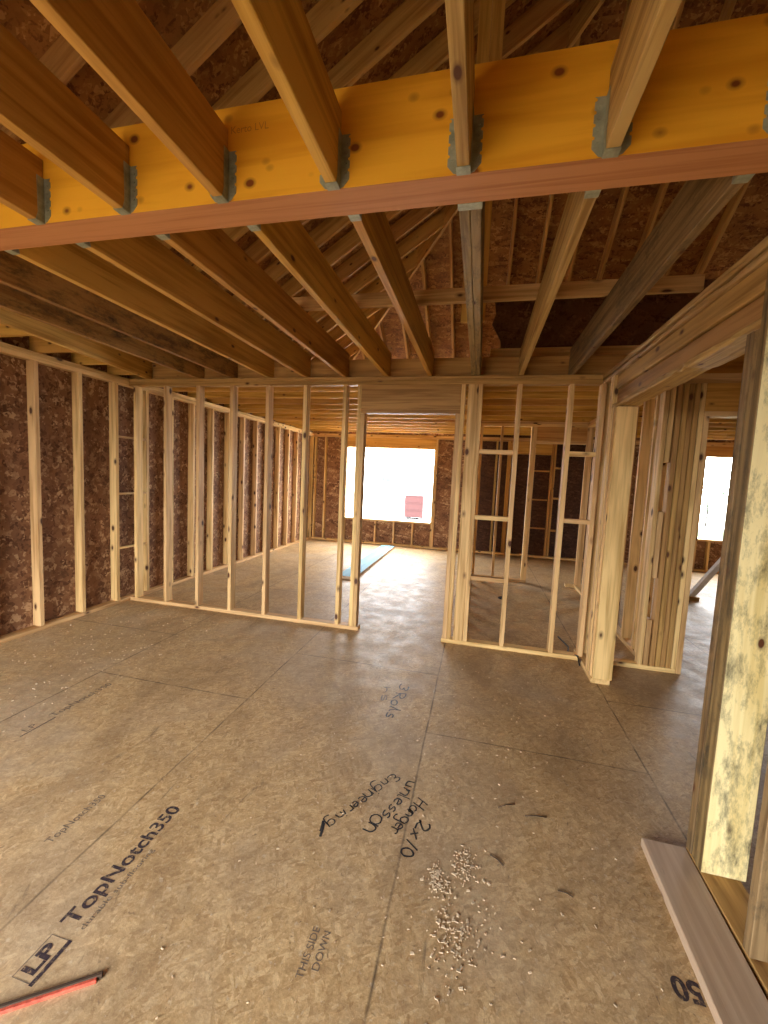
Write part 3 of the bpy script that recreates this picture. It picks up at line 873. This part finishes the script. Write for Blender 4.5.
br_ = thing('diagonal_brace', (3.05, 6.55, 0), 'pale diagonal brace rising from the floor in the room on the right', 'brace')
timber('brace_board', (3.05, 6.55, 0.03), (3.95, 6.75, 1.27), 0.06, 0.075, PVC, br_)
board('foot_block', 2.98, 3.12, 6.50, 6.60, 0, 0.06, ROUGH, br_)
dh = thing('drain_hole', (0.40, 5.58, 0), 'small black drain hole collar in the far right room floor', 'drain')
bm = bmesh.new(); bmesh.ops.create_cone(bm, cap_ends=True, segments=24, radius1=0.06, radius2=0.055, depth=0.012)
me = bpy.data.meshes.new('collar'); bm.to_mesh(me); bm.free(); link('collar', me, BLACK, dh, (0, 0, 0.006))
j = tube('strip', [(0.88, 4.35, 0.006), (0.93, 4.1, 0.006), (0.90, 3.98, 0.006), (0.945, 3.80, 0.045), (0.94, 3.70, 0.006)], 0.006, BLACK)  # thin dark tube following a dark line on the floor
tag(j, 'thin black wire trailing over the partition bottom plate beside the pine post', 'strip')
for i, (x, y, a, ln) in enumerate(((0.23, 1.93, 0.5, 0.10), (0.36, 1.90, 0.2, 0.11), (0.17, 1.62, -0.6, 0.07), (0.42, 1.55, -0.2, 0.06))):
    d = Vector((math.cos(a), math.sin(a), 0)) * ln / 2
    j = tube('wood_splinter', [Vector((x, y, 0.005)) - d, Vector((x, y, 0.005)) - d * 0.1 + Vector((0.002, 0.006, 0)), Vector((x, y, 0.005)) + d * 0.8], 0.0026, DARKW, n=4)
    tag(j, ['dark bent splinter on the floor, farther left one of the far pair', 'dark splinter on the floor, right one of the far pair',
            'short dark splinter nearest the pile of pale shavings', 'short dark splinter on the floor closest to the brown plank'][i], 'splinter', 'splinters on the floor')

bm = bmesh.new()


def chip(x, y, s):
    a = random.uniform(0, 2 * PI); b = random.uniform(-0.5, 0.5)
    c = Vector((x, y, 0.002 + s * 0.12)); u = Vector((math.cos(a), math.sin(a), b * 0.3)) * s; v = Vector((-math.sin(a), math.cos(a), random.uniform(-0.3, 0.3))) * s * random.uniform(0.25, 0.6)
    w = Vector((0, 0, 0.0015))
    q = [c - u - v, c + u - v * 0.6, c + u * 0.7 + v, c - u * 0.8 + v]
    t = [bm.verts.new(p + w) for p in q]; d = [bm.verts.new(p - w) for p in q]
    bm.faces.new(t); bm.faces.new(d[::-1])
    for i in range(4): bm.faces.new((t[i], d[i], d[(i + 1) % 4], t[(i + 1) % 4]))


for cx, cy, n, sd in ((-0.05, 1.46, 60, 0.020), (-0.02, 1.36, 35, 0.03), (0.0, 1.22, 40, 0.05), (0.05, 1.58, 60, 0.025), (0.03, 1.52, 40, 0.03), (-0.07, 1.50, 60, 0.015), (0.02, 1.29, 60, 0.03), (0.03, 1.33, 60, 0.09)):
    for _ in range(n): chip(random.gauss(cx, sd), random.gauss(cy, sd * 1.3), random.choice((0.002, 0.0025, 0.003, 0.004, 0.007)))
for _ in range(260): chip(random.uniform(-3.7, -2.4), random.uniform(1.4, 3.6), random.uniform(0.002, 0.007))
for _ in range(200): chip(random.uniform(-0.9, 0.7), random.uniform(0.7, 3.6), random.uniform(0.002, 0.006))
bmesh.ops.recalc_face_normals(bm, faces=bm.faces[:])
me = bpy.data.meshes.new('wood_shavings'); bm.to_mesh(me); bm.free()
tag(link('wood_shavings', me, CHIP), 'pale wood shavings and chips scattered over the floor', 'shavings', kind='stuff')

# ------------------------------------------------------------------ outside
rb = thing('red_container', (-3.07, 20.0, gz), 'red boxy container standing outside beyond the back window', 'container')
board('body', -3.55, -2.62, 19.9, 21.2, gz + 0.12, gz + 1.16, RED, rb)
board('lid', -3.58, -2.59, 19.88, 21.22, gz + 1.16, gz + 1.20, RED, rb)
for z in (0.45, 0.80): board('rib', -3.56, -2.61, 19.87, 19.90, gz + z, gz + z + 0.04, TRIM if z < 0 else RED, rb)
for x in (-3.5, -2.75): board('skid', x, x + 0.12, 19.95, 21.15, gz, gz + 0.12, TRIM, rb)
hs_ = thing('house', (-8, 40, gz), 'pale neighbouring house washed out beyond the back window', 'house')
board('wall', -14, -5.6, 38, 46, gz, gz + 5.2, SIDING, hs_)
prism('roof', [(-14.4, 37.6, gz + 5.2), (-14.4, 46.4, gz + 5.2), (-14.4, 42, gz + 8)], (9.2, 0, 0), ROOFM, hs_)
board('gutter', -9.5, -6.2, 37.90, 38.0, gz + 4.0, gz + 4.12, TRIM, hs_)
board('downpipe', -6.30, -6.2, 37.90, 38.0, gz + 0.2, gz + 4.0, TRIM, hs_)
for x in (-4.2 - 5, -8.2): 
    f_ = board('window_frame', x - 0.45, x + 0.45, 37.93, 38.0, gz + 1.6, gz + 2.6, TRIM, hs_); board('pane', x - 0.4, x + 0.4, 37.90, 37.935, gz + 1.65, gz + 2.55, PANE, f_)
h2 = thing('house', (-2, 55, gz), 'distant pale house with small dark windows beyond the back window', 'house')
board('wall', -5.0, 3.0, 54, 62, gz, gz + 5, SIDING, h2)
prism('roof', [(-5.4, 53.6, gz + 5), (-5.4, 62.4, gz + 5), (-5.4, 58, gz + 8)], (8.8, 0, 0), SIDING, h2)
for x in (-4.3, -3.3): board('window', x, x + 0.6, 53.95, 54.0, gz + 2.0, gz + 2.7, PANE, h2)


def leafball(name, c, r, n, m, parent, sq=0.8):
    b_ = bmesh.new()
    for _ in range(n):
        while True:
            p = Vector((random.uniform(-1, 1), random.uniform(-1, 1), random.uniform(-1, 1)))
            if 0.45 < p.length < 1: break
        p = Vector((p.x * r, p.y * r, p.z * r * sq))
        u = Vector((random.gauss(0, 1), random.gauss(0, 1), random.gauss(0, 1))).normalized(); v = u.orthogonal().normalized()
        s = r * random.uniform(0.05, 0.10)
        b_.faces.new([b_.verts.new(p + q) for q in (-u * s, v * s * 0.55, u * s, -v * s * 0.55)])
    me_ = bpy.data.meshes.new(name); b_.to_mesh(me_); b_.free()
    return link(name, me_, m, parent, Vector(c) - wloc(parent))


def tree(x, y, h, r, label):
    t = thing('tree', (x, y, gz), label, 'tree', 'trees outside')
    tube('trunk', [(x, y, gz), (x + 0.03, y, gz + h * 0.3), (x, y, gz + h - r)], 0.04 + h * 0.008, BARK, t)
    leafball('foliage', (x, y, gz + h - r * 0.7), r, 500, LEAF, t)


tree(13.3, 28, 2.5, 1.05, 'round green bush like tree seen through the far right window')
tree(18.6, 36, 3.6, 1.3, 'taller green tree farther off beyond the far right window')
tree(-10.4, 30, 2.0, 0.8, 'small green shrub tree seen at the left edge of the back window')
for i, (x, y) in enumerate(((-6.6, 33), (-5.9, 33), (-5.2, 33.5), (-4.1, 34))):
    b_ = thing('shrub', (x, y, gz), f'{ordinal(i)} small shrub from the left in the row before the pale houses', 'shrub', 'shrubs before the houses')
    leafball('foliage', (x, y, gz + 0.35), 0.35, 160, LEAF, b_)
